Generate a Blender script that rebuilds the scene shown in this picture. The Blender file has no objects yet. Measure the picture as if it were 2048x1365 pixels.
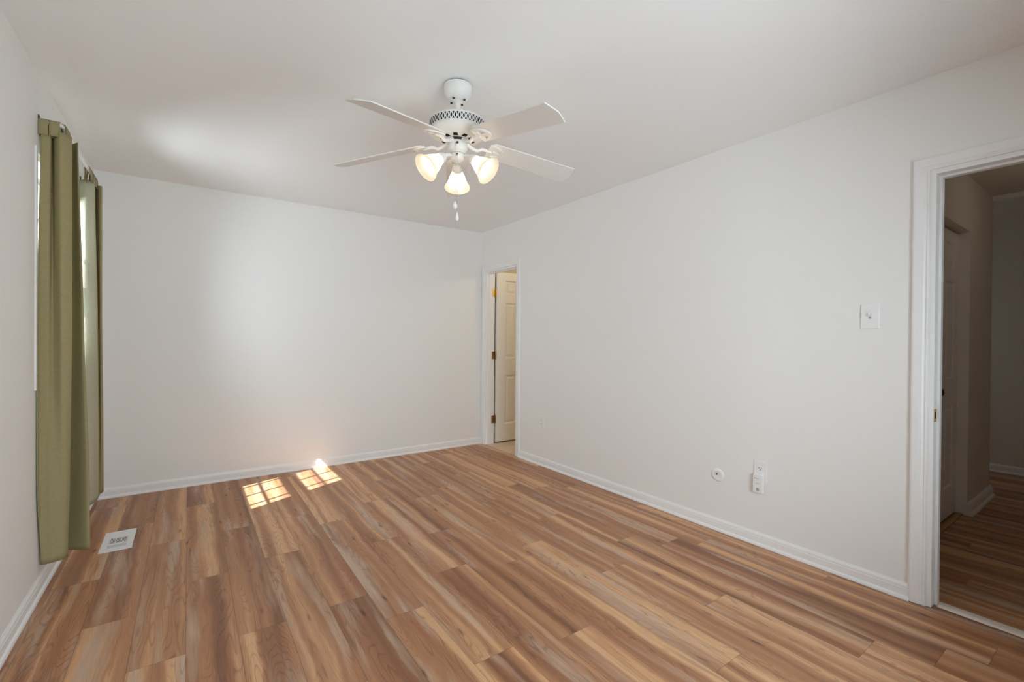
import bpy, bmesh, math, random
from mathutils import Vector, Matrix

random.seed(7)
scene = bpy.context.scene
COL = scene.collection
PI = math.pi

# ------------------------------------------------------------------ camera
CAM_Z = 1.22143
cam_data = bpy.data.cameras.new('camera')
cam = bpy.data.objects.new('camera', cam_data)
COL.objects.link(cam)
right = Vector((0.8165254422, -0.5772549556, 0.0079321117))
up = Vector((-0.0031524959, 0.0092812327, 0.9999519591))
fwd = Vector((0.5773008436, 0.8165112215, -0.0057585687))
m = Matrix(((right.x, up.x, -fwd.x, 0.0), (right.y, up.y, -fwd.y, 0.0),
            (right.z, up.z, -fwd.z, CAM_Z), (0, 0, 0, 1)))
cam.matrix_world = m
cam_data.sensor_width = 36.0
cam_data.lens = 915.289 / 2048 * 36.0
cam_data.clip_start = 0.02
scene.camera = cam

# ------------------------------------------------------------------ look, world, sun
scene.view_settings.view_transform = 'Standard'
scene.view_settings.look = 'None'
scene.view_settings.gamma = 1.0
scene.view_settings.use_curve_mapping = False
scene.view_settings.exposure = 0.53
scene.cycles.use_denoising = True
scene.cycles.max_bounces = 14
scene.cycles.diffuse_bounces = 8
scene.cycles.transparent_max_bounces = 16
scene.cycles.sample_clamp_indirect = 6.0
scene.cycles.caustics_reflective = False
scene.cycles.caustics_refractive = False

SKY = 9.5
SUN = 16.0
world = bpy.data.worlds.new('sky')
scene.world = world
world.use_nodes = True
bg = world.node_tree.nodes['Background']
bg.inputs['Color'].default_value = (0.80, 0.905, 1.0, 1)
bg.inputs['Strength'].default_value = SKY

sun_data = bpy.data.lights.new('sun', 'SUN')
sun_data.energy = SUN
sun_data.angle = math.radians(0.55)
sun_data.color = (0.93, 0.96, 1.0)
sun = bpy.data.objects.new('sun', sun_data)
COL.objects.link(sun)
sun.location = (-6, 0, 8)
sun.rotation_euler = Vector((1.0, 0.472, -1.149)).to_track_quat('-Z', 'Y').to_euler()


def portal(name, loc, direction, sx, sy):
    d = bpy.data.lights.new(name, 'AREA')
    d.shape = 'RECTANGLE'
    d.size, d.size_y = sx, sy
    d.cycles.is_portal = True
    o = bpy.data.objects.new(name, d)
    COL.objects.link(o)
    o.location = loc
    o.rotation_euler = Vector(direction).to_track_quat('-Z', 'Z').to_euler()
    return o


# room numbers (metres): back wall y=D, right wall x=XR, left wall x=XL, ceiling HC
D, XR, XL, HC = 4.540, 2.782, -0.576, 2.44
WT = 0.113                      # thickness of inner walls
YF = -0.62                      # wall behind the camera
XRO = XR + WT
portal('window_portal', (XL - 0.16, 3.53, 1.56), (1, 0, 0), 1.10, 1.04)
portal('window_portal', (1.00, YF - 0.16, 1.15), (0, 1, 0), 1.8, 1.2)  # portal of the added fill window

# ------------------------------------------------------------------ materials


def new_mat(name):
    mt = bpy.data.materials.new(name)
    mt.use_nodes = True
    nt = mt.node_tree
    b = nt.nodes['Principled BSDF']
    return mt, nt, b


def N(nt, typ, **kw):
    n = nt.nodes.new(typ)
    for k, v in kw.items():
        setattr(n, k, v)
    return n


def paint(name, col, rough=0.5, bump=0.0, scale=300.0, spec=0.35, vary=0.0):
    mt, nt, b = new_mat(name)
    b.inputs['Base Color'].default_value = (*col, 1)
    b.inputs['Roughness'].default_value = rough
    b.inputs['Specular IOR Level'].default_value = spec
    tc = N(nt, 'ShaderNodeTexCoord')
    nz = N(nt, 'ShaderNodeTexNoise')
    nz.inputs['Scale'].default_value = scale
    nz.inputs['Detail'].default_value = 3
    nt.links.new(tc.outputs['Object'], nz.inputs['Vector'])
    if bump:
        bp = N(nt, 'ShaderNodeBump')
        bp.inputs['Strength'].default_value = bump
        bp.inputs['Distance'].default_value = 0.002
        nt.links.new(nz.outputs['Fac'], bp.inputs['Height'])
        nt.links.new(bp.outputs['Normal'], b.inputs['Normal'])
    if vary:
        n2 = N(nt, 'ShaderNodeTexNoise')
        n2.inputs['Scale'].default_value = 1.3
        nt.links.new(tc.outputs['Object'], n2.inputs['Vector'])
        mx = N(nt, 'ShaderNodeMix', data_type='RGBA')
        mx.inputs[6].default_value = (*[c * (1 - vary) for c in col], 1)
        mx.inputs[7].default_value = (*[min(1, c * (1 + vary)) for c in col], 1)
        nt.links.new(n2.outputs['Fac'], mx.inputs[0])
        nt.links.new(mx.outputs[2], b.inputs['Base Color'])
    return mt


def metal(name, col, rough=0.3):
    mt, nt, b = new_mat(name)
    b.inputs['Base Color'].default_value = (*col, 1)
    b.inputs['Metallic'].default_value = 1.0
    b.inputs['Roughness'].default_value = rough
    nz = N(nt, 'ShaderNodeTexNoise')
    nz.inputs['Scale'].default_value = 120
    mr = N(nt, 'ShaderNodeMapRange')
    mr.inputs[3].default_value = rough * 0.8
    mr.inputs[4].default_value = min(1, rough * 1.4)
    nt.links.new(nz.outputs['Fac'], mr.inputs[0])
    nt.links.new(mr.outputs[0], b.inputs['Roughness'])
    return mt


M = {}
M['wall'] = paint('wall_paint', (0.855, 0.85, 0.832), 0.55, 0.05, 260, 0.3, 0.006)
M['ceiling'] = paint('ceiling_paint', (0.90, 0.903, 0.90), 0.7, 0.05, 200, 0.2, 0.004)
M['trim'] = paint('trim_paint', (0.86, 0.86, 0.855), 0.32, 0.02, 90, 0.5)
M['door'] = paint('door_paint', (0.83, 0.81, 0.775), 0.38, 0.03, 60, 0.45)
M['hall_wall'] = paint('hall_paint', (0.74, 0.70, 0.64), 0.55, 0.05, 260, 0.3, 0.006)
M['bath_wall'] = paint('bath_paint', (0.74, 0.66, 0.47), 0.5, 0.04, 260, 0.3)
M['fan_white'] = paint('fan_enamel', (0.82, 0.80, 0.765), 0.35, 0.01, 40, 0.45)
M['blade'] = paint('blade_laminate', (0.80, 0.785, 0.755), 0.4, 0.01, 40, 0.4)
M['plastic'] = paint('white_plastic', (0.86, 0.86, 0.85), 0.3, 0.0, 40, 0.5)
M['grey_plastic'] = paint('grey_plastic', (0.30, 0.30, 0.30), 0.4, 0.0, 40, 0.4)
M['dark'] = paint('dark_slot', (0.012, 0.011, 0.010), 0.7, 0.0, 40, 0.2)
M['dark_metal'] = metal('dark_metal', (0.10, 0.09, 0.08), 0.45)
M['brass'] = metal('brass', (0.66, 0.44, 0.15), 0.28)
M['brass_worn'] = metal('worn_brass', (0.34, 0.22, 0.11), 0.38)
M['bronze'] = metal('aged_bronze', (0.12, 0.07, 0.05), 0.4)
M['chain'] = metal('chain_metal', (0.70, 0.64, 0.52), 0.35)
M['register'] = paint('register_enamel', (0.84, 0.85, 0.84), 0.35, 0.0, 40, 0.45)
M['damper'] = paint('damper_grey', (0.30, 0.30, 0.29), 0.5, 0.0, 40, 0.4)
M['threshold'] = paint('threshold_paint', (0.78, 0.70, 0.63), 0.4, 0.03, 60, 0.4)
M['rod'] = paint('rod_white', (0.88, 0.88, 0.87), 0.3, 0.0, 40, 0.5)


def glass_mat():
    mt, nt, b = new_mat('window_glass')
    nt.nodes.remove(b)
    out = nt.nodes['Material Output']
    tr = N(nt, 'ShaderNodeBsdfTransparent')
    tr.inputs['Color'].default_value = (0.97, 0.985, 0.98, 1)
    gl = N(nt, 'ShaderNodeBsdfGlossy')
    gl.inputs['Roughness'].default_value = 0.02
    fr = N(nt, 'ShaderNodeFresnel')
    fr.inputs['IOR'].default_value = 1.25
    mx = N(nt, 'ShaderNodeMixShader')
    nt.links.new(fr.outputs[0], mx.inputs[0])
    nt.links.new(tr.outputs[0], mx.inputs[1])
    nt.links.new(gl.outputs[0], mx.inputs[2])
    nt.links.new(mx.outputs[0], out.inputs['Surface'])
    return mt


M['glass'] = glass_mat()


def fabric(name, col, trans, weave=900.0):
    mt, nt, b = new_mat(name)
    nt.nodes.remove(b)
    out = nt.nodes['Material Output']
    tc = N(nt, 'ShaderNodeTexCoord')
    nz = N(nt, 'ShaderNodeTexNoise')
    nz.inputs['Scale'].default_value = 60
    nz.inputs['Detail'].default_value = 6
    nt.links.new(tc.outputs['UV'], nz.inputs['Vector'])
    mx = N(nt, 'ShaderNodeMix', data_type='RGBA')
    mx.inputs[6].default_value = (*[c * 0.90 for c in col], 1)
    mx.inputs[7].default_value = (*[c * 1.10 for c in col], 1)
    nt.links.new(nz.outputs['Fac'], mx.inputs[0])
    df = N(nt, 'ShaderNodeBsdfDiffuse')
    tl = N(nt, 'ShaderNodeBsdfTranslucent')
    nt.links.new(mx.outputs[2], df.inputs['Color'])
    nt.links.new(mx.outputs[2], tl.inputs['Color'])
    wv = N(nt, 'ShaderNodeTexWave', wave_type='BANDS', bands_direction='X')
    wv.inputs['Scale'].default_value = weave
    w2 = N(nt, 'ShaderNodeTexWave', wave_type='BANDS', bands_direction='Y')
    w2.inputs['Scale'].default_value = weave
    nt.links.new(tc.outputs['UV'], wv.inputs['Vector'])
    nt.links.new(tc.outputs['UV'], w2.inputs['Vector'])
    ad = N(nt, 'ShaderNodeMath', operation='ADD')
    nt.links.new(wv.outputs['Fac'], ad.inputs[0])
    nt.links.new(w2.outputs['Fac'], ad.inputs[1])
    bp = N(nt, 'ShaderNodeBump')
    bp.inputs['Strength'].default_value = 0.15
    bp.inputs['Distance'].default_value = 0.001
    nt.links.new(ad.outputs[0], bp.inputs['Height'])
    nt.links.new(bp.outputs['Normal'], df.inputs['Normal'])
    ms = N(nt, 'ShaderNodeMixShader')
    ms.inputs[0].default_value = trans
    nt.links.new(df.outputs[0], ms.inputs[1])
    nt.links.new(tl.outputs[0], ms.inputs[2])
    nt.links.new(ms.outputs[0], out.inputs['Surface'])
    return mt


M['curtain'] = fabric('olive_cotton', (0.385, 0.335, 0.18), 0.10)
M['lining'] = fabric('lit_lining', (0.54, 0.53, 0.39), 0.18)  # olive cloth; the window light on it is put into this paler colour


def shade_mat():
    # lit frosted lamp glass with a faint alabaster cloud
    mt, nt, b = new_mat('frosted_shade_glass')
    nt.nodes.remove(b)
    out = nt.nodes['Material Output']
    tc = N(nt, 'ShaderNodeTexCoord')
    nz = N(nt, 'ShaderNodeTexNoise')
    nz.inputs['Scale'].default_value = 14
    nz.inputs['Detail'].default_value = 5
    nz.inputs['Distortion'].default_value = 1.5
    nt.links.new(tc.outputs['Object'], nz.inputs['Vector'])
    mx = N(nt, 'ShaderNodeMix', data_type='RGBA')
    mx.inputs[6].default_value = (0.66, 0.60, 0.50, 1)
    mx.inputs[7].default_value = (0.80, 0.75, 0.65, 1)
    nt.links.new(nz.outputs['Fac'], mx.inputs[0])
    tl = N(nt, 'ShaderNodeBsdfTranslucent')
    df = N(nt, 'ShaderNodeBsdfDiffuse')
    gl = N(nt, 'ShaderNodeBsdfGlossy')
    gl.inputs['Roughness'].default_value = 0.3
    nt.links.new(mx.outputs[2], tl.inputs['Color'])
    nt.links.new(mx.outputs[2], df.inputs['Color'])
    m1 = N(nt, 'ShaderNodeMixShader')
    m1.inputs[0].default_value = 0.45
    nt.links.new(tl.outputs[0], m1.inputs[1])
    nt.links.new(df.outputs[0], m1.inputs[2])
    m2 = N(nt, 'ShaderNodeMixShader')
    m2.inputs[0].default_value = 0.04
    nt.links.new(m1.outputs[0], m2.inputs[1])
    nt.links.new(gl.outputs[0], m2.inputs[2])
    em = N(nt, 'ShaderNodeEmission')
    em.inputs['Strength'].default_value = SHADE_GLOW
    nt.links.new(mx.outputs[2], em.inputs['Color'])
    asd = N(nt, 'ShaderNodeAddShader')
    nt.links.new(m2.outputs[0], asd.inputs[0])
    nt.links.new(em.outputs[0], asd.inputs[1])
    nt.links.new(asd.outputs[0], out.inputs['Surface'])
    return mt


SHADE_GLOW = 0.08
BULB_L = 40.0
M['shade'] = shade_mat()


def emit_mat(name, col, s):
    mt, nt, b = new_mat(name)
    b.inputs['Base Color'].default_value = (0.9, 0.9, 0.85, 1)
    b.inputs['Emission Color'].default_value = (*col, 1)
    b.inputs['Emission Strength'].default_value = s
    return mt


M['bulb'] = emit_mat('lit_bulb', (1.0, 0.85, 0.62), BULB_L)


def tile_mat():
    mt, nt, b = new_mat('beige_floor_tile')
    tc = N(nt, 'ShaderNodeTexCoord')
    br = N(nt, 'ShaderNodeTexBrick')
    br.offset = 0.0
    br.inputs['Scale'].default_value = 1.0
    br.inputs['Brick Width'].default_value = 0.305
    br.inputs['Row Height'].default_value = 0.305
    br.inputs['Mortar Size'].default_value = 0.004
    br.inputs['Color1'].default_value = (0.66, 0.50, 0.36, 1)
    br.inputs['Color2'].default_value = (0.70, 0.54, 0.40, 1)
    br.inputs['Mortar'].default_value = (0.42, 0.33, 0.25, 1)
    nt.links.new(tc.outputs['Object'], br.inputs['Vector'])
    nt.links.new(br.outputs['Color'], b.inputs['Base Color'])
    b.inputs['Roughness'].default_value = 0.35
    return mt


M['tile'] = tile_mat()


def wood_mat():
    """Vinyl planks: every plank face carries a UV in metres (u across, v along)
    and a random plank number; streaks, grain and knots come from noise."""
    mt, nt, b = new_mat('vinyl_plank')
    L = nt.links.new
    uv = N(nt, 'ShaderNodeUVMap', uv_map='UVMap')
    sp = N(nt, 'ShaderNodeSeparateXYZ')
    L(uv.outputs['UV'], sp.inputs[0])
    pid = N(nt, 'ShaderNodeAttribute', attribute_name='plank')
    tone = N(nt, 'ShaderNodeAttribute', attribute_name='tone')

    def math_(op, a, bb=None, c=None):
        n = N(nt, 'ShaderNodeMath', operation=op)
        for i, x in enumerate((a, bb, c)):
            if x is None:
                continue
            if isinstance(x, (int, float)):
                n.inputs[i].default_value = x
            else:
                L(x, n.inputs[i])
        return n.outputs[0]

    def vec(x, y, z):
        n = N(nt, 'ShaderNodeCombineXYZ')
        for i, q in enumerate((x, y, z)):
            if isinstance(q, (int, float)):
                n.inputs[i].default_value = q
            else:
                L(q, n.inputs[i])
        return n.outputs[0]

    def noise(v, scale=1.0, detail=2.0, rough=0.5, dist=0.0):
        n = N(nt, 'ShaderNodeTexNoise')
        n.inputs['Scale'].default_value = scale
        n.inputs['Detail'].default_value = detail
        n.inputs['Roughness'].default_value = rough
        n.inputs['Distortion'].default_value = dist
        L(v, n.inputs['Vector'])
        return n.outputs['Fac']

    u, v, s = sp.outputs[0], sp.outputs[1], pid.outputs['Fac']
    s100 = math_('MULTIPLY', s, 91.7)
    # wander of the streaks along the plank
    wob = noise(vec(math_('MULTIPLY', u, 3.0), math_('MULTIPLY', v, 2.2), s100), 1.0, 3.0)
    wob2 = noise(vec(math_('MULTIPLY', u, 40.0), math_('MULTIPLY', v, 14.0), s100), 1.0, 2.0)
    uu = math_('ADD', u, math_('MULTIPLY', math_('SUBTRACT', wob, 0.5), 0.055))
    uu = math_('ADD', uu, math_('MULTIPLY', math_('SUBTRACT', wob2, 0.5), 0.010))
    # broad streaks across the plank width
    streak = noise(vec(math_('MULTIPLY', uu, 15.0), math_('MULTIPLY', v, 0.22), s100), 1.0, 1.6, 0.45)
    streak = math_('ADD', streak, math_('MULTIPLY', math_('SUBTRACT', tone.outputs['Fac'], 0.5), 0.16))
    ramp = N(nt, 'ShaderNodeValToRGB')
    cr = ramp.color_ramp
    cols = [(0.27, (0.165, 0.074, 0.038)), (0.38, (0.250, 0.120, 0.064)), (0.46, (0.305, 0.155, 0.083)),
            (0.53, (0.345, 0.186, 0.102)), (0.595, (0.455, 0.270, 0.150)), (0.68, (0.500, 0.310, 0.180)),
            (0.80, (0.41, 0.25, 0.152))]
    while len(cr.elements) < len(cols):
        cr.elements.new(0.5)
    for e, (p, c) in zip(cr.elements, cols):
        e.position = p
        e.color = (*c, 1)
    L(streak, ramp.inputs[0])
    # grey, limed patches
    limed = noise(vec(math_('MULTIPLY', uu, 13.0), math_('MULTIPLY', v, 0.9), math_('ADD', s100, 7.0)), 1.0, 3.0, 0.55)
    lr = N(nt, 'ShaderNodeMapRange')
    lr.inputs[1].default_value = 0.53
    lr.inputs[2].default_value = 0.70
    lr.inputs[4].default_value = 0.9
    L(limed, lr.inputs[0])
    mg = N(nt, 'ShaderNodeMix', data_type='RGBA')
    L(lr.outputs[0], mg.inputs[0])
    L(ramp.outputs[0], mg.inputs[6])
    mg.inputs[7].default_value = (0.40, 0.305, 0.245, 1)
    # red-brown flares
    red = noise(vec(math_('MULTIPLY', uu, 22.0), math_('MULTIPLY', v, 1.5), math_('ADD', s100, 31.0)), 1.0, 3.0, 0.6)
    rr = N(nt, 'ShaderNodeMapRange')
    rr.inputs[1].default_value = 0.55
    rr.inputs[2].default_value = 0.74
    rr.inputs[4].default_value = 0.7
    L(red, rr.inputs[0])
    mred = N(nt, 'ShaderNodeMix', data_type='RGBA')
    L(rr.outputs[0], mred.inputs[0])
    L(mg.outputs[2], mred.inputs[6])
    mred.inputs[7].default_value = (0.265, 0.105, 0.042, 1)
    # cathedral rings
    bend = noise(vec(math_('MULTIPLY', u, 8.0), math_('MULTIPLY', v, 0.8), math_('ADD', s100, 3.0)), 1.0, 2.0)
    ring = math_('SINE', math_('MULTIPLY', math_('ADD', bend, math_('MULTIPLY', u, 1.6)), 190.0))
    ringm = N(nt, 'ShaderNodeMapRange')
    ringm.inputs[1].default_value = 0.55
    ringm.inputs[2].default_value = 1.0
    ringm.inputs[3].default_value = 1.0
    ringm.inputs[4].default_value = 0.74
    L(ring, ringm.inputs[0])
    # fine fibre
    fine = noise(vec(math_('MULTIPLY', u, 420.0), math_('MULTIPLY', v, 9.0), s100), 1.0, 4.0, 0.6)
    finem = N(nt, 'ShaderNodeMapRange')
    finem.inputs[1].default_value = 0.25
    finem.inputs[2].default_value = 0.75
    finem.inputs[3].default_value = 0.82
    finem.inputs[4].default_value = 1.14
    L(fine, finem.inputs[0])
    # small dark knots and splits, drawn out along the grain
    kn = N(nt, 'ShaderNodeTexVoronoi')
    kn.inputs['Scale'].default_value = 1.0
    L(vec(math_('MULTIPLY', uu, 13.0), math_('MULTIPLY', v, 3.1), s100), kn.inputs['Vector'])
    knm = N(nt, 'ShaderNodeMapRange')
    knm.inputs[1].default_value = 0.03
    knm.inputs[2].default_value = 0.13
    knm.inputs[3].default_value = 0.38
    knm.inputs[4].default_value = 1.0
    L(kn.outputs['Distance'], knm.inputs[0])
    # joints
    eu = math_('MINIMUM', u, math_('SUBTRACT', 0.1765, u))
    ev = math_('MINIMUM', v, math_('SUBTRACT', 1.219, v))
    e = math_('MINIMUM', eu, ev)
    em = N(nt, 'ShaderNodeMapRange')
    em.inputs[1].default_value = 0.0004
    em.inputs[2].default_value = 0.0016
    em.inputs[3].default_value = 0.55
    em.inputs[4].default_value = 1.0
    L(e, em.inputs[0])
    gate = noise(vec(math_('MULTIPLY', u, 11.0), math_('MULTIPLY', v, 1.3), math_('ADD', s100, 57.0)), 1.0, 1.0)
    gm = N(nt, 'ShaderNodeMapRange')
    gm.inputs[1].default_value = 0.40
    gm.inputs[2].default_value = 0.56
    L(gate, gm.inputs[0])
    rg = math_('SUBTRACT', 1.0, math_('MULTIPLY', gm.outputs[0], math_('SUBTRACT', 1.0, ringm.outputs[0])))
    k = math_('MULTIPLY', rg, finem.outputs[0])
    k = math_('MULTIPLY', k, knm.outputs[0])
    k = math_('MULTIPLY', k, em.outputs[0])
    mul = N(nt, 'ShaderNodeMix', data_type='RGBA', blend_type='MULTIPLY')
    mul.inputs[0].default_value = 1.0
    L(mred.outputs[2], mul.inputs[6])
    L(vec(k, k, k), mul.inputs[7])
    gain = N(nt, 'ShaderNodeMix', data_type='RGBA', blend_type='MULTIPLY')
    gain.inputs[0].default_value = 1.0
    gain.inputs[7].default_value = (*WOOD_GAIN, 1)
    L(mul.outputs[2], gain.inputs[6])
    L(gain.outputs[2], b.inputs['Base Color'])
    b.inputs['Roughness'].default_value = 0.42
    b.inputs['Specular IOR Level'].default_value = 0.4
    bp = N(nt, 'ShaderNodeBump')
    bp.inputs['Strength'].default_value = 0.10
    bp.inputs['Distance'].default_value = 0.001
    L(k, bp.inputs['Height'])
    L(bp.outputs['Normal'], b.inputs['Normal'])
    return mt


WOOD_GAIN = (1.42, 1.33, 1.21)
M['wood'] = wood_mat()

# ------------------------------------------------------------------ helpers


def add_box(bm, x0, x1, y0, y1, z0, z1, mi=0):
    vs = [bm.verts.new((x, y, z)) for x in (x0, x1) for y in (y0, y1) for z in (z0, z1)]
    for f in ((0, 1, 3, 2), (4, 6, 7, 5), (0, 4, 5, 1), (2, 3, 7, 6), (0, 2, 6, 4), (1, 5, 7, 3)):
        fc = bm.faces.new([vs[i] for i in f])
        fc.material_index = mi
    return vs


def add_lathe(bm, prof, n=48, mat=None, mi=0, cap0=False, cap1=False):
    """prof: list of (r, z); turned about z, then moved by the matrix."""
    mat = mat or Matrix()
    rings = []
    for r, z in prof:
        rings.append([bm.verts.new(mat @ Vector((r * math.cos(2 * PI * i / n), r * math.sin(2 * PI * i / n), z)))
                      for i in range(n)])
    for a, c in zip(rings, rings[1:]):
        for i in range(n):
            f = bm.faces.new((a[i], a[(i + 1) % n], c[(i + 1) % n], c[i]))
            f.material_index = mi
    if cap0:
        bm.faces.new(rings[0][::-1]).material_index = mi
    if cap1:
        bm.faces.new(rings[-1]).material_index = mi
    return rings


def add_tube(bm, pts, r, n=10, mi=0):
    pts = [Vector(p) for p in pts]
    rs = r if isinstance(r, (list, tuple)) else [r] * len(pts)
    rings = []
    ref = None
    for i, p in enumerate(pts):
        t = (pts[min(i + 1, len(pts) - 1)] - pts[max(i - 1, 0)]).normalized()
        if ref is None:
            ref = Vector((0, 0, 1)) if abs(t.z) < 0.9 else Vector((1, 0, 0))
        a = t.cross(ref).normalized()
        c = a.cross(t).normalized()
        ref = c
        rings.append([bm.verts.new(p + (a * math.cos(2 * PI * k / n) + c * math.sin(2 * PI * k / n)) * rs[i])
                      for k in range(n)])
    for a, c in zip(rings, rings[1:]):
        for i in range(n):
            bm.faces.new((a[i], a[(i + 1) % n], c[(i + 1) % n], c[i])).material_index = mi
    bm.faces.new(rings[0][::-1]).material_index = mi
    bm.faces.new(rings[-1]).material_index = mi


def add_prism(bm, outline, h0, h1, mat=None, mi=0):
    """closed outline [(a, b)] extruded from h0 to h1 along local z."""
    mat = mat or Matrix()
    lo = [bm.verts.new(mat @ Vector((a, b, h0))) for a, b in outline]
    hi = [bm.verts.new(mat @ Vector((a, b, h1))) for a, b in outline]
    n = len(outline)
    bm.faces.new(lo[::-1]).material_index = mi
    bm.faces.new(hi).material_index = mi
    for i in range(n):
        bm.faces.new((lo[i], lo[(i + 1) % n], hi[(i + 1) % n], hi[i])).material_index = mi


def obj(name, bm, mat, parent=None, smooth=False, bevel=0.0, loc=None):
    bmesh.ops.recalc_face_normals(bm, faces=bm.faces)
    me = bpy.data.meshes.new(name)
    bm.to_mesh(me)
    bm.free()
    for mm in (mat if isinstance(mat, (list, tuple)) else [mat]):
        me.materials.append(mm)
    o = bpy.data.objects.new(name, me)
    COL.objects.link(o)
    if parent:
        o.parent = parent
    if loc:
        o.location = loc
    if smooth:
        for p in me.polygons:
            p.use_smooth = True
        me.set_sharp_from_angle(angle=math.radians(40))
    if bevel:
        md = o.modifiers.new('bevel', 'BEVEL')
        md.width = bevel
        md.segments = 2
        md.limit_method = 'ANGLE'
    return o


def tag(o, label, cat, group=None, kind=None):
    o['label'] = label
    o['category'] = cat
    if group:
        o['group'] = group
    if kind:
        o['kind'] = kind
    return o


def thing(name, label, cat, loc=(0, 0, 0), rot=(0, 0, 0), group=None, kind=None):
    o = bpy.data.objects.new(name, None)
    o.empty_display_size = 0.05
    COL.objects.link(o)
    o.location = loc
    o.rotation_euler = rot
    return tag(o, label, cat, group, kind)


def struct(name, bm, mat, label, cat, parent=None, bevel=0.0):
    o = obj(name, bm, mat, parent, bevel=bevel)
    if not parent:
        tag(o, label, cat, None, 'structure')
    return o


def B():
    return bmesh.new()


# ------------------------------------------------------------------ floor: planks laid along y
PW, PL = 0.1765, 1.219
PX0 = -0.005
JOINT = {-4: 2.0, -3: 3.05, -2: 2.564, -1: 3.365, 0: 2.768, 1: 3.37, 2: 2.83, 3: 2.155, 4: 3.14, 5: 2.685, 6: 2.151,
         7: 2.61, 8: 3.25, 9: 0.93, 10: 1.67, 11: 2.41, 12: 1.877, 13: 0.478, 14: 1.58, 15: 0.98, 16: 0.30}


def plank_floor(name, regions, label):
    bm = B()
    uvl = bm.loops.layers.uv.new('UVMap')
    fa = bm.faces.layers.float.new('plank')
    ft = bm.faces.layers.float.new('tone')
    rnd = random.Random(11)
    for (rx0, rx1, ry0, ry1) in regions:
        i0 = math.floor((rx0 - PX0) / PW)
        i1 = math.floor((rx1 - PX0) / PW)
        for i in range(i0, i1 + 1):
            xa, xb = PX0 + i * PW, PX0 + (i + 1) * PW
            j0 = JOINT.get(i, None)
            if j0 is None:
                j0 = (i * 0.437) % PL
            k0 = math.floor((ry0 - j0) / PL)
            k1 = math.floor((ry1 - j0) / PL)
            for k in range(k0, k1 + 1):
                ya, yb = j0 + k * PL, j0 + (k + 1) * PL
                x0, x1 = max(xa, rx0), min(xb, rx1)
                y0, y1 = max(ya, ry0), min(yb, ry1)
                if x1 - x0 < 1e-5 or y1 - y0 < 1e-5:
                    continue
                vs = [bm.verts.new(c) for c in ((x0, y0, 0), (x1, y0, 0), (x1, y1, 0), (x0, y1, 0))]
                f = bm.faces.new(vs)
                r2 = random.Random(i * 1009 + k * 37 + 5)
                f[fa] = r2.random()
                f[ft] = r2.random()
                for lp in f.loops:
                    lp[uvl].uv = (lp.vert.co.x - xa, lp.vert.co.y - ya)
        # body under the planks
        add_box(bm, rx0, rx1, ry0, ry1, -0.06, -0.0005)
    me = bpy.data.meshes.new(name)
    bm.to_mesh(me)
    bm.free()
    me.materials.append(M['wood'])
    o = bpy.data.objects.new(name, me)
    COL.objects.link(o)
    tag(o, label, 'floor', None, 'structure')
    return o


DR0, DR1, DRZ = -0.16, 0.610, 2.005        # hall doorway in the right wall (y from..to, top)
BD0, BD1, BDZ = 3.845, 4.465, 1.985        # bathroom doorway
HW = 0.77                                  # hall wall facing the camera
HX = 5.20                                  # where that hall wall ends
HX2 = 6.22                                 # far hall wall
plank_floor('floor', [(XL, XR, YF, D), (XR, XRO, DR0, DR1), (XRO, HX2, -0.40, HW), (HX, HX2, HW, 2.6),
                      (3.70, 4.50, HW, 0.87)],
            'bedroom and hall floor of streaky brown and tan wood-look planks')

bm = B()
add_box(bm, XR + 0.012, 4.6, BD0 - 0.9, 4.60, -0.06, 0.003)
struct('floor_bathroom', bm, M['tile'], 'beige square tile floor beyond the narrow far doorway', 'floor')

# ------------------------------------------------------------------ ceilings
bm = B()
add_box(bm, XL - 0.12, XRO, YF - 0.12, D + 0.12, HC, HC + 0.1)
struct('ceiling', bm, M['ceiling'], 'smooth white bedroom ceiling carrying the fan', 'ceiling')
bm = B()
add_box(bm, XRO, HX, -0.40, HW + 0.12, 2.37, 2.47)
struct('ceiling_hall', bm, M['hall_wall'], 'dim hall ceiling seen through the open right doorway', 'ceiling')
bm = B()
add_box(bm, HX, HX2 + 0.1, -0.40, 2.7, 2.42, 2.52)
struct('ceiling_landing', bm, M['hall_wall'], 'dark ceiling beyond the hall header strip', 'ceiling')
bm = B()
add_box(bm, HX - 0.03, HX + 0.02, -0.40, HW, 2.335, 2.37)
struct('trim_5', bm, M['trim'], 'thin pale header strip across the hall ceiling', 'trim')
bm = B()
add_box(bm, XRO, 4.6, 2.9, 4.66, 2.44, 2.54)
struct('ceiling_bathroom', bm, M['bath_wall'], 'warm lit bathroom ceiling above the far door', 'ceiling')

# ------------------------------------------------------------------ walls
WY0, WY1, WZ0, WZ1 = 2.998, 4.062, 1.055, 2.065     # left window opening
XLO = XL - 0.13
bm = B()
add_box(bm, XLO, XL, YF - 0.12, WY0, -0.06, HC)
add_box(bm, XLO, XL, WY1, D + 0.12, -0.06, HC)
add_box(bm, XLO, XL, WY0, WY1, -0.06, WZ0)
add_box(bm, XLO, XL, WY0, WY1, WZ1, HC)
struct('wall_left', bm, M['wall'], 'off-white left wall with the curtained window', 'wall')
bm = B()
add_box(bm, XL, XRO, D, D + 0.12, -0.06, HC)
struct('wall_back', bm, M['wall'], 'blank off-white far wall facing the camera', 'wall')
bm = B()
add_box(bm, XR, XRO, YF - 0.12, DR0, -0.06, HC)
add_box(bm, XR, XRO, DR1, BD0, -0.06, HC)
add_box(bm, XR, XRO, BD1, D, -0.06, HC)
add_box(bm, XR, XRO, DR0, DR1, DRZ, HC)
add_box(bm, XR, XRO, BD0, BD1, BDZ, HC)
struct('wall_right', bm, M['wall'], 'long off-white right wall between the two doorways', 'wall')
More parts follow.
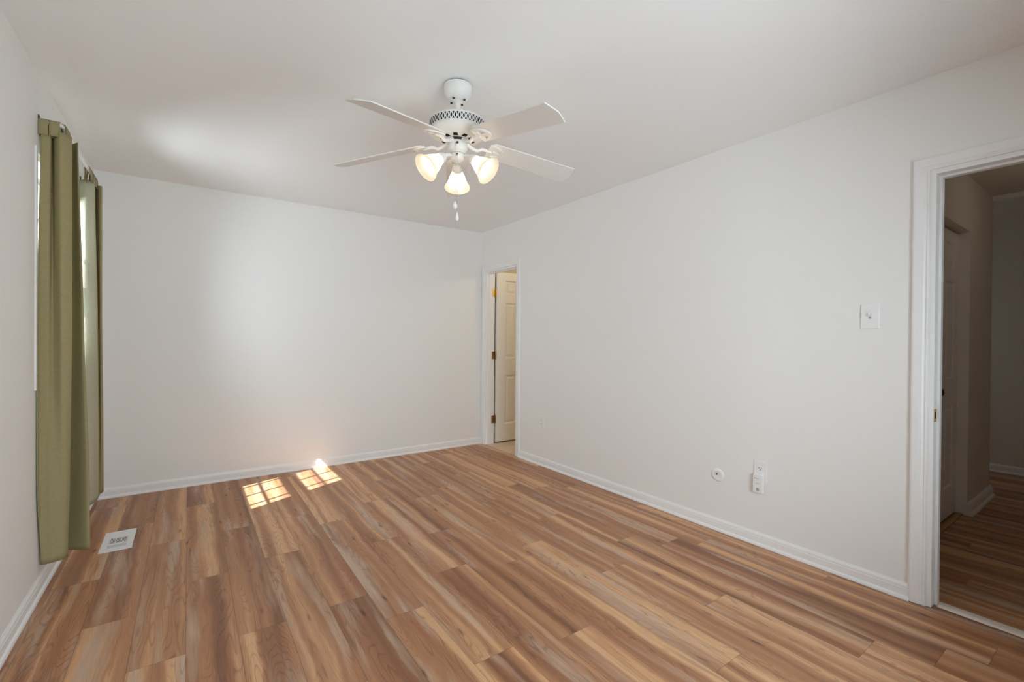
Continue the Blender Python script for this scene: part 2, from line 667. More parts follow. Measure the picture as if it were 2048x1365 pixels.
FW0, FW1, FZ0, FZ1 = 0.10, 1.90, 0.55, 1.75      # window added behind the camera to fill the room with light
bm = B()
add_box(bm, XL, FW0, YF - 0.12, YF, -0.06, HC)
add_box(bm, FW1, XR, YF - 0.12, YF, -0.06, HC)
add_box(bm, FW0, FW1, YF - 0.12, YF, -0.06, FZ0)
add_box(bm, FW0, FW1, YF - 0.12, YF, FZ1, HC)
struct('wall_front', bm, M['wall'], 'off-white wall behind the camera', 'wall')
# unseen slab added outside to keep the sun off the fill window
bm = B()
add_box(bm, -2.1, 2.6, -1.75, YF - 0.12, 2.36, 2.46)
struct('sun_blocker', bm, M['trim'], 'unseen flat white slab added outside to keep sun off the fill window', 'roof')
# hall walls
HDX0, HDX1, HDZ = 3.75, 4.474, 1.995
bm = B()
add_box(bm, XRO, HDX0, HW, HW + 0.11, -0.06, 2.37)
add_box(bm, HDX1, HX, HW, HW + 0.11, -0.06, 2.37)
add_box(bm, HDX0, HDX1, HW, HW + 0.11, HDZ, 2.37)
add_box(bm, HDX0 - 0.1, HDX1 + 0.1, HW + 0.13, HW + 0.2, -0.06, 2.37)
add_box(bm, XRO, HX - 0.11, HW + 0.11, HW + 0.2, -0.06, 2.47)
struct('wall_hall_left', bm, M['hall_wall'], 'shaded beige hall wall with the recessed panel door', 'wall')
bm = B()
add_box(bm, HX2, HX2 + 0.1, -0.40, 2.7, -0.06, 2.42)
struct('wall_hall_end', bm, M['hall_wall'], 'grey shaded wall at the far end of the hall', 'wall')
bm = B()
add_box(bm, XRO, HX2, -0.50, -0.40, -0.06, 2.42)
struct('wall_hall_right', bm, M['hall_wall'], 'hall wall on the side out of view', 'wall')
bm = B()
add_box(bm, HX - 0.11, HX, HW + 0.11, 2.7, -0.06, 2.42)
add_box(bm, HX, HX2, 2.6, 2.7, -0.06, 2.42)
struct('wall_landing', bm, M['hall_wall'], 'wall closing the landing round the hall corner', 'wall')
# bathroom walls
bm = B()
add_box(bm, XRO, 4.6, 4.555, 4.66, -0.06, 2.44)
add_box(bm, 4.5, 4.6, 2.9, 4.555, -0.06, 2.44)
add_box(bm, XRO, 4.5, 2.9, 3.0, -0.06, 2.44)
struct('wall_bathroom', bm, M['bath_wall'], 'warm yellow bathroom wall behind the far door', 'wall')

# ------------------------------------------------------------------ baseboards
BASE = [(0, 0), (0.021, 0), (0.021, 0.006), (0.0185, 0.013), (0.013, 0.018), (0.0115, 0.019), (0.0115, 0.050),
        (0.0095, 0.054), (0.0105, 0.058), (0.0085, 0.066), (0.004, 0.073), (0.003, 0.076), (0, 0.076)]


def baseboard(name, a, b, nrm, label, prof=BASE):
    """straight run from a to b (x, y) on a wall whose face looks along nrm."""
    bm = B()
    ends = []
    for p in (a, b):
        ends.append([bm.verts.new((p[0] + nrm[0] * t, p[1] + nrm[1] * t, z)) for t, z in prof])
    n = len(prof)
    for i in range(n):
        bm.faces.new((ends[0][i], ends[0][(i + 1) % n], ends[1][(i + 1) % n], ends[1][i]))
    bm.faces.new(ends[0])
    bm.faces.new(ends[1][::-1])
    return struct(name, bm, M['trim'], label, 'baseboard')


baseboard('baseboard_back', (XL, D), (XR - 0.012, D), (0, -1), 'white baseboard with shoe moulding along the far wall')
baseboard('baseboard_right', (XR, DR1 + 0.058), (XR, BD0 - 0.058), (-1, 0), 'white baseboard with shoe moulding along the right wall')
baseboard('baseboard_left', (XL, YF), (XL, D - 0.02), (1, 0), 'white baseboard running under the curtained left wall')
HB = [(t * 1.6, z * 1.15) for t, z in BASE]
baseboard('baseboard_hall', (HDX1 - 0.004, HW), (HX + 0.03, HW), (0, -1), 'white baseboard on the hall wall beside the recessed door', HB)
baseboard('baseboard_hall_end', (HX2, -0.40), (HX2, 2.6), (-1, 0), 'white baseboard along the far end wall of the hall')

# ------------------------------------------------------------------ door casings, jambs, doors
CASE = [(0.0, 0.0), (0.0, 0.011), (0.006, 0.013), (0.008, 0.010), (0.013, 0.0105), (0.018, 0.014), (0.032, 0.016),
        (0.050, 0.017), (0.056, 0.015), (0.058, 0.011), (0.058, 0.0)]


def casing_mesh(bm, xf, nx, ya, yb, zt, prof):
    """casing round an opening ya..yb, zt in a wall plane x=xf, looking along nx."""
    n = len(prof)
    stations = []
    for leg in range(4):
        ring = []
        for d, t in prof:
            x = xf + nx * t
            if leg == 0:
                c = (x, ya - d, 0.003)
            elif leg == 1:
                c = (x, ya - d, zt + d)
            elif leg == 2:
                c = (x, yb + d, zt + d)
            else:
                c = (x, yb + d, 0.003)
            ring.append(bm.verts.new(c))
        stations.append(ring)
    for a, c in zip(stations, stations[1:]):
        for i in range(n):
            bm.faces.new((a[i], a[(i + 1) % n], c[(i + 1) % n], c[i]))
    bm.faces.new(stations[0])
    bm.faces.new(stations[-1][::-1])


def door_frame(name, ya, yb, zt, label, stop_x):
    t = thing(name, label, 'door frame', (0, 0, 0), kind='structure')
    bm = B()
    casing_mesh(bm, XR, -1, ya - 0.004, yb + 0.004, zt + 0.004, CASE)
    obj('casing', bm, M['trim'], t)
    bm = B()
    J = 0.018
    add_box(bm, XR - 0.001, XRO + 0.001, ya, ya + J, 0.002, zt)
    add_box(bm, XR - 0.001, XRO + 0.001, yb - J, yb, 0.002, zt)
    add_box(bm, XR - 0.001, XRO + 0.001, ya + J, yb - J, zt - J, zt)
    obj('jamb', bm, M['trim'], t, bevel=0.0015)
    bm = B()
    s = 0.011
    add_box(bm, stop_x, stop_x + 0.035, ya + J, ya + J + s, 0.002, zt - J)
    add_box(bm, stop_x, stop_x + 0.035, yb - J - s, yb - J, 0.002, zt - J)
    add_box(bm, stop_x, stop_x + 0.035, ya + J + s, yb - J - s, zt - J - s, zt - J)
    obj('door_stop', bm, M['trim'], t, bevel=0.0015)
    return t


f1 = door_frame('trim_1', BD0, BD1, BDZ, 'white casing round the narrow bathroom doorway in the far corner', XR + 0.035)
f2 = door_frame('trim_2', DR0, DR1, DRZ, 'wide white casing round the open hall doorway on the right', XR + 0.045)
# strike plate on the hall jamb
bm = B()
add_box(bm, XR + 0.004, XR + 0.040, DR1 - 0.0200, DR1 - 0.0178, 0.853, 0.912)
add_box(bm, XR + 0.013, XR + 0.031, DR1 - 0.0203, DR1 - 0.0199, 0.868, 0.897, 1)
obj('strike_plate', bm, [M['brass'], M['dark']], f2)['label'] = 'small brass strike plate on the jamb'


def panel_door(bm, w, h, th, cols, rows):
    """Moulded door: x 0..w, face at y=0 looking to -y, z 0..h."""
    xs = sorted({0, w, *[c for p in cols for c in p]})
    zs = sorted({0, h, *[c for p in rows for c in p]})
    for i in range(len(xs) - 1):
        for j in range(len(zs) - 1):
            x0, x1, z0, z1 = xs[i], xs[i + 1], zs[j], zs[j + 1]
            if (x0, x1) in cols and (z0, z1) in rows:
                loops = []
                for ins, y in ((0, 0), (0.005, 0.002), (0.014, 0.012), (0.026, 0.012), (0.046, 0.003)):
                    loops.append([bm.verts.new(c) for c in ((x0 + ins, y, z0 + ins), (x1 - ins, y, z0 + ins),
                                                            (x1 - ins, y, z1 - ins), (x0 + ins, y, z1 - ins))])
                for a, c in zip(loops, loops[1:]):
                    for k in range(4):
                        bm.faces.new((a[k], a[(k + 1) % 4], c[(k + 1) % 4], c[k]))
                bm.faces.new(loops[-1])
            else:
                bm.faces.new([bm.verts.new(c) for c in ((x0, 0, z0), (x1, 0, z0), (x1, 0, z1), (x0, 0, z1))])
    bmesh.ops.remove_doubles(bm, verts=bm.verts, dist=1e-5)
    # edges and back
    for q in (((0, 0, 0), (0, th, 0), (0, th, h), (0, 0, h)), ((w, 0, 0), (w, 0, h), (w, th, h), (w, th, 0)),
              ((0, 0, 0), (w, 0, 0), (w, th, 0), (0, th, 0)), ((0, 0, h), (0, th, h), (w, th, h), (w, 0, h)),
              ((0, th, 0), (w, th, 0), (w, th, h), (0, th, h))):
        bm.faces.new([bm.verts.new(c) for c in q])
    bmesh.ops.remove_doubles(bm, verts=bm.verts, dist=1e-5)


# bathroom door, swung open into the bathroom, hinged beside the corner
d1 = thing('door_1', 'white six-panel bathroom door standing open in the far corner doorway', 'door', (2.914, 4.428, 0.018), kind='structure')
bm = B()
panel_door(bm, 0.605, 1.972, 0.034, [(0.120, 0.278), (0.327, 0.485)], [(0.198, 0.776), (0.964, 1.620), (1.714, 1.882)])
obj('door_panel', bm, M['door'], d1)
for zc, lab in ((1.748, 'bright brass hinge'), (1.022, 'worn brass hinge'), (0.283, 'worn brass hinge')):
    bm = B()
    z0 = zc - 0.018 - 0.044
    add_box(bm, -0.0535, -0.0150, 0.0168, 0.0188, z0, z0 + 0.088)             # leaf on the jamb
    add_box(bm, -0.002, -0.0002, 0.001, 0.030, z0, z0 + 0.088)                # leaf on the door edge
    for k in range(5):                                                         # knuckles
        zz = z0 + k * 0.0176
        add_lathe(bm, [(0.0, zz), (0.0058, zz + 0.0006), (0.0058, zz + 0.0168), (0.0, zz + 0.0174)], 14,
                  Matrix.Translation((-0.006, 0.006, 0)))
    add_box(bm, -0.0160, -0.0005, 0.006, 0.0085, z0, z0 + 0.088)
    obj('hinge', bm, M['brass'] if zc > 1.5 else M['brass_worn'], d1)['label'] = lab

# closet door in the hall
d2 = thing('door_2', 'closed six-panel door recessed in the shaded hall wall', 'door', (HDX0 + 0.006, HW + 0.058, 0.02), kind='structure')
bm = B()
panel_door(bm, 0.714, 1.962, 0.034, [(0.095, 0.310), (0.390, 0.612)], [(0.198, 0.772), (0.945, 1.620), (1.704, 1.886)])
obj('door_panel', bm, M['door'], d2)
bm = B()
add_lathe(bm, [(0.0, -0.001), (0.024, 0.0), (0.024, 0.005), (0.010, 0.009), (0.009, 0.028), (0.020, 0.036), (0.025, 0.046),
               (0.021, 0.056), (0.008, 0.060), (0.0, 0.060)], 24, Matrix.Translation((0.075, 0, 0.885)) @ Matrix.Rotation(PI / 2, 4, 'X'))
obj('door_knob', bm, M['bronze'], d2, smooth=True)['label'] = 'dark bronze door knob'
bm = B()
add_box(bm, HDX0, HDX1, HW + 0.02, HW + 0.075, 0.0, 0.008)
struct('trim_6', bm, M['brass'], 'thin metal threshold under the hall door', 'threshold')
bm = B()
for (x0, x1) in ((HDX1 - 0.004, HDX1 + 0.0005),):
    add_box(bm, x0, x1, HW - 0.001, HW + 0.11, 0.0, HDZ)
struct('trim_3', bm, M['trim'], 'white jamb strip at the edge of the hall door recess', 'trim')

# threshold strip of the hall doorway
bm = B()
prof = [(2.818, 0.0), (2.826, 0.006), (2.836, 0.0085), (2.862, 0.0085), (2.876, 0.005), (2.882, 0.0)]
for ye in (DR0 + 0.018, DR1 - 0.018):
    pass
e0 = [bm.verts.new((x, DR0 + 0.019, z)) for x, z in prof]
e1 = [bm.verts.new((x, DR1 - 0.030, z)) for x, z in prof]
n = len(prof)
for i in range(n):
    bm.faces.new((e0[i], e0[(i + 1) % n], e1[(i + 1) % n], e1[i]))
bm.faces.new(e0)
bm.faces.new(e1[::-1])
struct('trim_4', bm, M['threshold'], 'pale threshold strip across the hall doorway floor', 'threshold')

# ------------------------------------------------------------------ windows


def window(name, label, axis, along, z0, z1, depth, cols, lower, upper, cas=True):
    """Double-hung window. axis 'x': in the left wall (depth runs to -x); axis 'y': in the front wall (depth to -y)."""
    w = thing(name, label, 'window', kind='structure')
    a0, a1 = along

    def bx(bm, a, b, d0, d1, za, zb):
        if axis == 'x':
            add_box(bm, XL - d1, XL - d0, a, b, za, zb)
        else:
            add_box(bm, a, b, YF - d1, YF - d0, za, zb)
    bm = B()
    fr = 0.03
    bx(bm, a0, a0 + fr, 0.0, 0.128, z0, z1)
    bx(bm, a1 - fr, a1, 0.0, 0.128, z0, z1)
    bx(bm, a0 + fr, a1 - fr, 0.0, 0.128, z1 - fr, z1)
    bx(bm, a0 + fr, a1 - fr, 0.0, 0.128, z0, z0 + fr)
    obj('window_frame', bm, M['trim'], w)
    for (ga, gb, sa, sb, dc) in (lower, upper):          # glass z range, sash z range, depth centre
        bm = B()
        st = 0.045
        b0, b1 = a0 + fr + 0.001, a1 - fr - 0.001
        bx(bm, b0, b0 + st, dc - 0.014, dc + 0.014, sa, sb)
        bx(bm, b1 - st, b1, dc - 0.014, dc + 0.014, sa, sb)
        bx(bm, b0 + st, b1 - st, dc - 0.014, dc + 0.014, sa, ga)
        bx(bm, b0 + st, b1 - st, dc - 0.014, dc + 0.014, gb, sb)
        g0, g1 = b0 + st, b1 - st
        mw = 0.009
        for c in range(1, cols):
            q = g0 + (g1 - g0) * c / cols
            bx(bm, q - mw, q + mw, dc - 0.007, dc + 0.007, ga, gb)
        q = (ga + gb) / 2
        bx(bm, g0, g1, dc - 0.006, dc + 0.006, q - mw, q + mw)
        s = obj('sash', bm, M['trim'], w)
        bm = B()
        bx(bm, g0, g1, dc - 0.0015, dc + 0.0015, ga, gb)
        obj('glass_pane', bm, M['glass'], s)
    if cas:
        bm = B()
        cw, ct = 0.024, 0.006
        bx(bm, a0 - cw, a0, -ct, 0.0, z0 - 0.02, z1 + cw)
        bx(bm, a1, a1 + cw, -ct, 0.0, z0 - 0.02, z1 + cw)
        bx(bm, a0, a1, -ct, 0.0, z1, z1 + cw)
        bx(bm, a0 - cw, a1 + cw, -ct, 0.0, z0 - 0.09, z0 - 0.02)
        obj('casing', bm, M['trim'], w)
        bm = B()
        bx(bm, a0 - 0.02, a1 + 0.02, -0.0065, 0.001, z0 - 0.02, z0)
        obj('sill', bm, M['trim'], w, bevel=0.004)
    return w


window('window_1', 'double-hung window behind the green curtains in the left wall', 'x', (WY0, WY1), WZ0, WZ1, 0.13, 4,
       (1.100, 1.482, 1.086, 1.565, 0.064), (1.660, 2.020, 1.565, 2.034, 0.094))
window('fill_window', 'double-hung window added behind the camera as fill light', 'y', (FW0, FW1), FZ0, FZ1, 0.12, 4,
       (0.63, 1.11, 0.581, 1.14, 0.064), (1.17, 1.67, 1.14, 1.719, 0.094))

# ------------------------------------------------------------------ curtains


def x_from_px(px, py, y):
    """x of the point that the photo shows in column px, row py, on the plane at distance y."""
    d = right * ((px - 1024) / 915.289) + up * (-(py - 682.5) / 915.289) + fwd
    return d.x * y / d.y


def catmull(pts, n):
    out = []
    P = [pts[0]] + list(pts) + [pts[-1]]
    for i in range(1, len(P) - 2):
        for k in range(n):
            t = k / n
            p0, p1, p2, p3 = P[i - 1], P[i], P[i + 1], P[i + 2]
            out.append(tuple(0.5 * (2 * p1[j] + (p2[j] - p0[j]) * t + (2 * p0[j] - 5 * p1[j] + 4 * p2[j] - p3[j]) * t * t
                                    + (3 * p1[j] - p0[j] - 3 * p2[j] + p3[j]) * t ** 3) for j in range(2)))
    out.append(tuple(pts[-1]))
    return out


def curtain_panel(parent, stations, z_top, z_bot, nsub=6, nz=60, flip=False, name='panel', mats=('curtain', 'lining')):
    """stations: list of (t, [(x, y)...]) plan outlines from the top (t=0) to the hem (t=1)."""
    paths = [(t, catmull(p, nsub)) for t, p in stations]
    bm = B()
    uvl = bm.loops.layers.uv.new('UVMap')
    rows = []
    uvs = {}
    for k in range(nz + 1):
        t = k / nz
        for (ta, pa), (tb, pb) in zip(paths, paths[1:]):
            if ta <= t <= tb + 1e-9:
                s = (t - ta) / (tb - ta)
                s = s * s * (3 - 2 * s) * 0.5 + s * 0.5
                row = []
                acc = 0
                prev = None
                for a, c in zip(pa, pb):
                    x, y = a[0] + (c[0] - a[0]) * s, a[1] + (c[1] - a[1]) * s
                    if prev:
                        acc += math.hypot(x - prev[0], y - prev[1])
                    prev = (x, y)
                    z = z_top + (z_bot - z_top) * t
                    vtx = bm.verts.new((x, y, z))
                    uvs[vtx] = (acc, z)
                    row.append(vtx)
                rows.append(row)
                break
    for a, c in zip(rows, rows[1:]):
        for i in range(len(a) - 1):
            q = (a[i], c[i], c[i + 1], a[i + 1])
            f = bm.faces.new(q[::-1] if flip else q)
            f.smooth = True
            for lp in f.loops:
                lp[uvl].uv = uvs[lp.vert]
    me = bpy.data.meshes.new(name)
    bm.to_mesh(me)
    bm.free()
    for q in mats:
        me.materials.append(M[q])
    o = bpy.data.objects.new(name, me)
    COL.objects.link(o)
    o.parent = parent
    md = o.modifiers.new('cloth', 'SOLIDIFY')
    md.thickness = 0.003
    md.offset = -1
    md.material_offset = 1
    md.material_offset_rim = 0
    return o


RX = XL + 0.079            # rod line
RZ = 2.222
RY0, RY1 = 3.035, 4.05
ZT, ZB = 2.180, 0.132


def row_at(t):
    return ZT + (ZB - ZT) * t


def plan(rowpx, pts):
    return [(max(XL + 0.009, x_from_px(px, rowpx, y)), y) for px, y in pts]


near = [
    (0.0, plan(268, [(76.0, 3.026), (84, 3.022), (95, 3.024), (102.5, 3.034), (104.0, 3.075), (109, 3.042), (120, 3.012), (134, 3.026),
                     (142.5, 3.046), (143.5, 3.060), (134, 3.072), (126, 3.110), (132, 3.165), (144, 3.160), (155, 3.120), (156.0, 3.160), (147, 3.270), (143, 3.293)])),
    (0.45, plan(640, [(68, 2.984), (78, 3.004), (90, 3.024), (98, 3.034), (105, 3.046), (113, 3.034), (123, 3.014), (135, 3.026),
                      (143.0, 3.046), (144.0, 3.060), (135, 3.072), (126, 3.110), (132, 3.165), (146, 3.158), (165.5, 3.112), (167, 3.160), (156, 3.270), (150, 3.293)])),
    (0.82, plan(950, [(69, 2.992), (79, 3.010), (90, 3.020), (99, 3.020), (107, 3.024), (115, 3.028), (124, 3.030), (132, 3.034),
                      (138.5, 3.054), (139.5, 3.068), (130, 3.082), (121, 3.115), (127, 3.170), (143, 3.160), (175.0, 3.106), (177, 3.160), (165, 3.270), (157, 3.293)])),
    (1.0, plan(1112, [(77, 3.044), (87, 3.040), (97, 3.040), (104, 3.042), (110, 3.046), (117, 3.050), (124, 3.056), (130, 3.064),
                      (134, 3.078), (135.0, 3.090), (126, 3.102), (116, 3.130), (123, 3.185), (140, 3.175), (176.5, 3.126), (178.5, 3.180), (167, 3.270), (159, 3.293)])),
]
c1 = thing('curtain', 'olive green tab-top curtain nearest the camera, at the near side of the window', 'curtain', (0, 0, 0), group='olive curtains on the left window')
curtain_panel(c1, near, ZT, ZB)

far = [
    (0.0, plan(378, [(184, 3.885), (187.5, 3.880), (190.0, 3.905), (189.5, 3.950), (188.5, 3.985), (192, 3.965), (198, 3.935),
                     (203.5, 3.935), (204.3, 3.975), (200, 4.030), (191, 4.075), (178, 4.085), (165, 4.085)])),
    (0.40, plan(600, [(188, 3.900), (192, 3.895), (195.0, 3.920), (196.0, 3.965), (195.0, 4.000), (197, 3.985), (200, 3.965),
                      (203.5, 3.970), (204.2, 4.010), (201, 4.060), (192, 4.095), (178, 4.100), (164, 4.100)])),
    (0.80, plan(880, [(186, 4.000), (190, 3.995), (197.0, 4.040), (199.0, 4.085), (198.5, 4.120), (200, 4.110), (203, 4.105),
                      (206.0, 4.125), (206.6, 4.155), (203, 4.180), (194, 4.195), (180, 4.195), (165, 4.195)])),
    (1.0, plan(992, [(187, 4.060), (190, 4.055), (197.0, 4.110), (199.5, 4.155), (199.5, 4.190), (200.5, 4.190), (203.5, 4.200),
                     (206.8, 4.240), (207.0, 4.265), (203, 4.275), (194, 4.275), (180, 4.265), (166, 4.265)])),
]
# the turned-in edge: olive cloth painted paler for the window light on it
edge = [
    (0.0, plan(378, [(158, 3.865), (163, 3.850), (168, 3.838), (172, 3.834), (176, 3.839), (182, 3.849), (187, 3.857), (189.5, 3.872)])),
    (0.40, plan(600, [(158, 3.868), (162, 3.856), (165, 3.848), (168.5, 3.846), (177, 3.852), (186, 3.864), (192, 3.876), (194.5, 3.895)])),
    (0.80, plan(880, [(162, 3.925), (165, 3.918), (168, 3.912), (172, 3.910), (180, 3.920), (188, 3.945), (194, 3.985), (197, 4.020)])),
    (1.0, plan(992, [(162, 3.955), (167, 3.940), (172, 3.930), (177, 3.930), (182, 3.945), (189, 3.985), (195, 4.050), (197, 4.090)])),
]
c2 = thing('curtain', 'olive green curtain with lining painted pale like window light, by the far corner', 'curtain', (0, 0, 0), group='olive curtains on the left window')
curtain_panel(c2, far, ZT, ZB)
curtain_panel(c2, edge, ZT, ZB, name='lining', mats=('lining', 'curtain'))['label'] = 'turned-in lining edge, paled to look window-lit'


def tab(parent, c, tdir, w=0.055, twist=0.0):
    """cloth loop over the rod at c, rod running along tdir."""
    t = Vector((tdir[0], tdir[1], 0)).normalized()
    nrm = Vector((t.y, -t.x, 0))
    bm = B()
    uvl = bm.loops.layers.uv.new('UVMap')
    pts = []
    drop = RZ - ZT + 0.022
    for k in range(5):
        pts.append((0.0125 + 0.004 * (1 - k / 4), -drop + drop * k / 4))
    for k in range(1, 8):
        a = PI * k / 8
        pts.append((0.0125 * math.cos(a), 0.0125 * math.sin(a)))
    for k in range(5):
        pts.append((-0.0125 - 0.004 * k / 4, -drop * k / 4))
    rings = []
    for d, z in pts:
        tw = twist * (-z / drop) if z < 0 else 0
        rings.append([bm.verts.new(Vector((c[0], c[1], RZ + z)) + nrm * d + t * (s * w / 2 + tw)) for s in (-1, -0.3, 0.3, 1)])
    for a, b2 in zip(rings, rings[1:]):
        for i in range(3):
            f = bm.faces.new((a[i], a[i + 1], b2[i + 1], b2[i]))
            f.smooth = True
            for lp in f.loops:
                lp[uvl].uv = (lp.vert.co.y, lp.vert.co.z)
    o = obj('tab', bm, M['curtain'], parent)
    for p in o.data.polygons:
        p.use_smooth = True
    md = o.modifiers.new('cloth', 'SOLIDIFY')
    md.thickness = 0.0025
    md.offset = 0
    return o


# tabs on the near return (two broad loops facing the camera) and along the front of the rod
tab(c1, (XL + 0.018, RY0), (1, 0), 0.034)
tab(c1, (XL + 0.056, RY0), (1, 0), 0.036)
for y in (3.068, 3.098, 3.128):
    tab(c1, (RX, y), (0, 1), 0.026)
for y, tw in ((3.735, 0.02), (3.81, -0.02), (3.89, 0.02), (3.97, -0.01)):
    tab(c2, (RX, y), (0, 1), 0.045, tw)
tab(c2, (XL + 0.035, RY1), (1, 0), 0.04)

rod = thing('curtain_rod', 'white curtain rod returning to the wall above the left window', 'curtain rod')
bm = B()
pts = [(XL + 0.004, RY0, RZ), (RX - 0.02, RY0, RZ), (RX - 0.006, RY0 + 0.006, RZ), (RX, RY0 + 0.02, RZ)]
pts += [(RX, RY0 + 0.02 + (RY1 - RY0 - 0.04) * k / 10, RZ) for k in range(1, 11)]
pts += [(RX - 0.006, RY1 - 0.006, RZ), (RX - 0.02, RY1, RZ), (XL + 0.004, RY1, RZ)]
add_tube(bm, pts, 0.0085, 12)
obj('rod', bm, M['rod'], rod, smooth=True)
for y in (RY0, RY1):
    bm = B()
    add_box(bm, XL, XL + 0.004, y - 0.011, y + 0.011, RZ - 0.035, RZ + 0.028)
    add_box(bm, XL + 0.004, XL + 0.016, y - 0.009, y + 0.009, RZ - 0.022, RZ - 0.0085)
    obj('bracket', bm, M['dark_metal'], rod, bevel=0.001)

# ------------------------------------------------------------------ ceiling fan
FX, FY = 1.0545, 1.9583
fan = thing('ceiling_fan', 'white five-blade ceiling fan with three lit bell shades', 'ceiling fan', (FX, FY, HC))


def Z(z):                       # heights above the floor -> local to the ceiling mount
    return z - HC


bm = B()
CT = Matrix.Rotation(math.radians(1.6), 4, Vector((-FY, FX, 0)).normalized())      # the canopy hangs a hair off level
add_lathe(bm, [(0.0, Z(2.4399)), (0.055, Z(2.4399)), (0.055, Z(2.427)), (0.0, Z(2.427))], 40, Matrix(), 1)
add_lathe(bm, [(0.0, Z(2.424)), (0.064, Z(2.430)), (0.0672, Z(2.429)), (0.0672, Z(2.424)), (0.0655, Z(2.422)), (0.0665, Z(2.414)), (0.0645, Z(2.400)), (0.0595, Z(2.387)),
               (0.051, Z(2.374)), (0.041, Z(2.365)), (0.028, Z(2.359)), (0.0, Z(2.358))], 48, CT)
for k in range(4):
    a = k * PI / 2 + 0.5
    add_lathe(bm, [(0.006, 0), (0.006, -0.003), (0.0, -0.004)], 10, Matrix.Translation((0.037 * math.cos(a), 0.037 * math.sin(a), Z(2.3605))), 1)
obj('canopy', bm, [M['fan_white'], M['dark_metal']], fan, smooth=True)
bm = B()
add_lathe(bm, [(0.0, Z(2.362)), (0.022, Z(2.361)), (0.022, Z(2.354)), (0.0145, Z(2.350)), (0.0145, Z(2.285)), (0.0, Z(2.285))], 24)
obj('downrod', bm, M['fan_white'], fan, smooth=True)
# motor housing with pierced band
bm = B()
prof = [(0.0, Z(2.284)), (0.030, Z(2.284)), (0.036, Z(2.279)), (0.110, Z(2.276)), (0.124, Z(2.270)), (0.127, Z(2.266)), (0.128, Z(2.263)),
        (0.132, Z(2.262)), (0.133, Z(2.258)), (0.133, Z(2.205)), (0.1345, Z(2.201)), (0.1345, Z(2.197)), (0.131, Z(2.193)), (0.122, Z(2.182)),
        (0.105, Z(2.171)), (0.085, Z(2.164)), (0.062, Z(2.161)), (0.040, Z(2.161)), (0.0, Z(2.161))]
prof = [(r, Z(2.172) + (z - Z(2.161)) * 0.837) for r, z in prof]
add_lathe(bm, prof, 72)
NV = 44


def curved_poly(bm, pts, r):
    bm.faces.new([bm.verts.new((r * math.cos(a), r * math.sin(a), z)) for a, z in pts]).material_index = 1


for k in range(NV):
    a = 2 * PI * k / NV
    da = 2 * PI / NV
    zc, hh, ww = Z(2.2325), 0.0160, da * 0.21
    lens = [(a + ww * math.sin(t), zc + hh * math.cos(t)) for t in (0, 0.6, 1.1, PI / 2, PI - 1.1, PI - 0.6, PI, PI + .6, PI + 1.1, 1.5 * PI, 2 * PI - 1.1, 2 * PI - .6)]
    curved_poly(bm, [(q, zc + (z - zc) * (0.66 if k % 1 == 0 else 1)) for q, z in lens], 0.1336)
    a2 = a + da / 2
    ww2 = da * 0.24
    curved_poly(bm, [(a2 - ww2, zc + hh), (a2 - ww2 * 0.55, zc + hh * 0.55), (a2, zc + hh * 0.12), (a2 + ww2 * 0.55, zc + hh * 0.55), (a2 + ww2, zc + hh)], 0.1336)
    curved_poly(bm, [(a2 - ww2, zc - hh), (a2 - ww2 * 0.55, zc - hh * 0.55), (a2, zc - hh * 0.12), (a2 + ww2 * 0.55, zc - hh * 0.55), (a2 + ww2, zc - hh)], 0.1336)
# dark openings in the underside
for k in range(10):
    a = 2 * PI * (k + 0.5) / 10
    bm.faces.new([bm.verts.new((r * math.cos(a + s), r * math.sin(a + s), z)) for r, s, z in
                  ((0.060, -0.20, Z(2.1713)), (0.060, 0.20, Z(2.1713)), (0.083, 0.12, Z(2.1738)), (0.083, -0.12, Z(2.1738)))]).material_index = 1
obj('motor_housing', bm, [M['fan_white'], M['dark']], fan, smooth=True)
# flywheel collar
bm = B()
add_lathe(bm, [(0.0, Z(2.1720)), (0.046, Z(2.1720)), (0.046, Z(2.167)), (0.032, Z(2.166)), (0.030, Z(2.161)), (0.0, Z(2.161))], 32)
obj('flywheel', bm, M['dark_metal'], fan, smooth=True)
# switch housing
bm = B()
add_lathe(bm, [(0.0, Z(2.1635)), (0.036, Z(2.1635)), (0.044, Z(2.161)), (0.0475, Z(2.156)), (0.0475, Z(2.127)), (0.044, Z(2.119)), (0.038, Z(2.114)),
               (0.038, Z(2.106)), (0.0, Z(2.106))], 40)
cam_dir = Vector((-FX, -FY, 0)).normalized()
for zz in (2.143,):
    p = cam_dir * 0.0475
    add_lathe(bm, [(0.006, 0), (0.006, 0.002), (0.0, 0.004)], 12, Matrix.Translation((p.x, p.y, Z(zz))) @ cam_dir.to_track_quat('Z', 'Y').to_matrix().to_4x4(), 1)
obj('switch_housing', bm, [M['fan_white'], M['dark_metal']], fan, smooth=True)
bm = B()
add_lathe(bm, [(0.0, Z(2.1065)), (0.030, Z(2.1065)), (0.036, Z(2.101)), (0.036, Z(2.084)), (0.030, Z(2.074)), (0.014, Z(2.067)), (0.0, Z(2.065))], 36)
p = cam_dir * 0.0358
add_lathe(bm, [(0.005, 0), (0.005, 0.002), (0.0, 0.004)], 12, Matrix.Translation((p.x, p.y, Z(2.093))) @ cam_dir.to_track_quat('Z', 'Y').to_matrix().to_4x4(), 1)
obj('light_fitter', bm, [M['fan_white'], M['dark_metal']], fan, smooth=True)

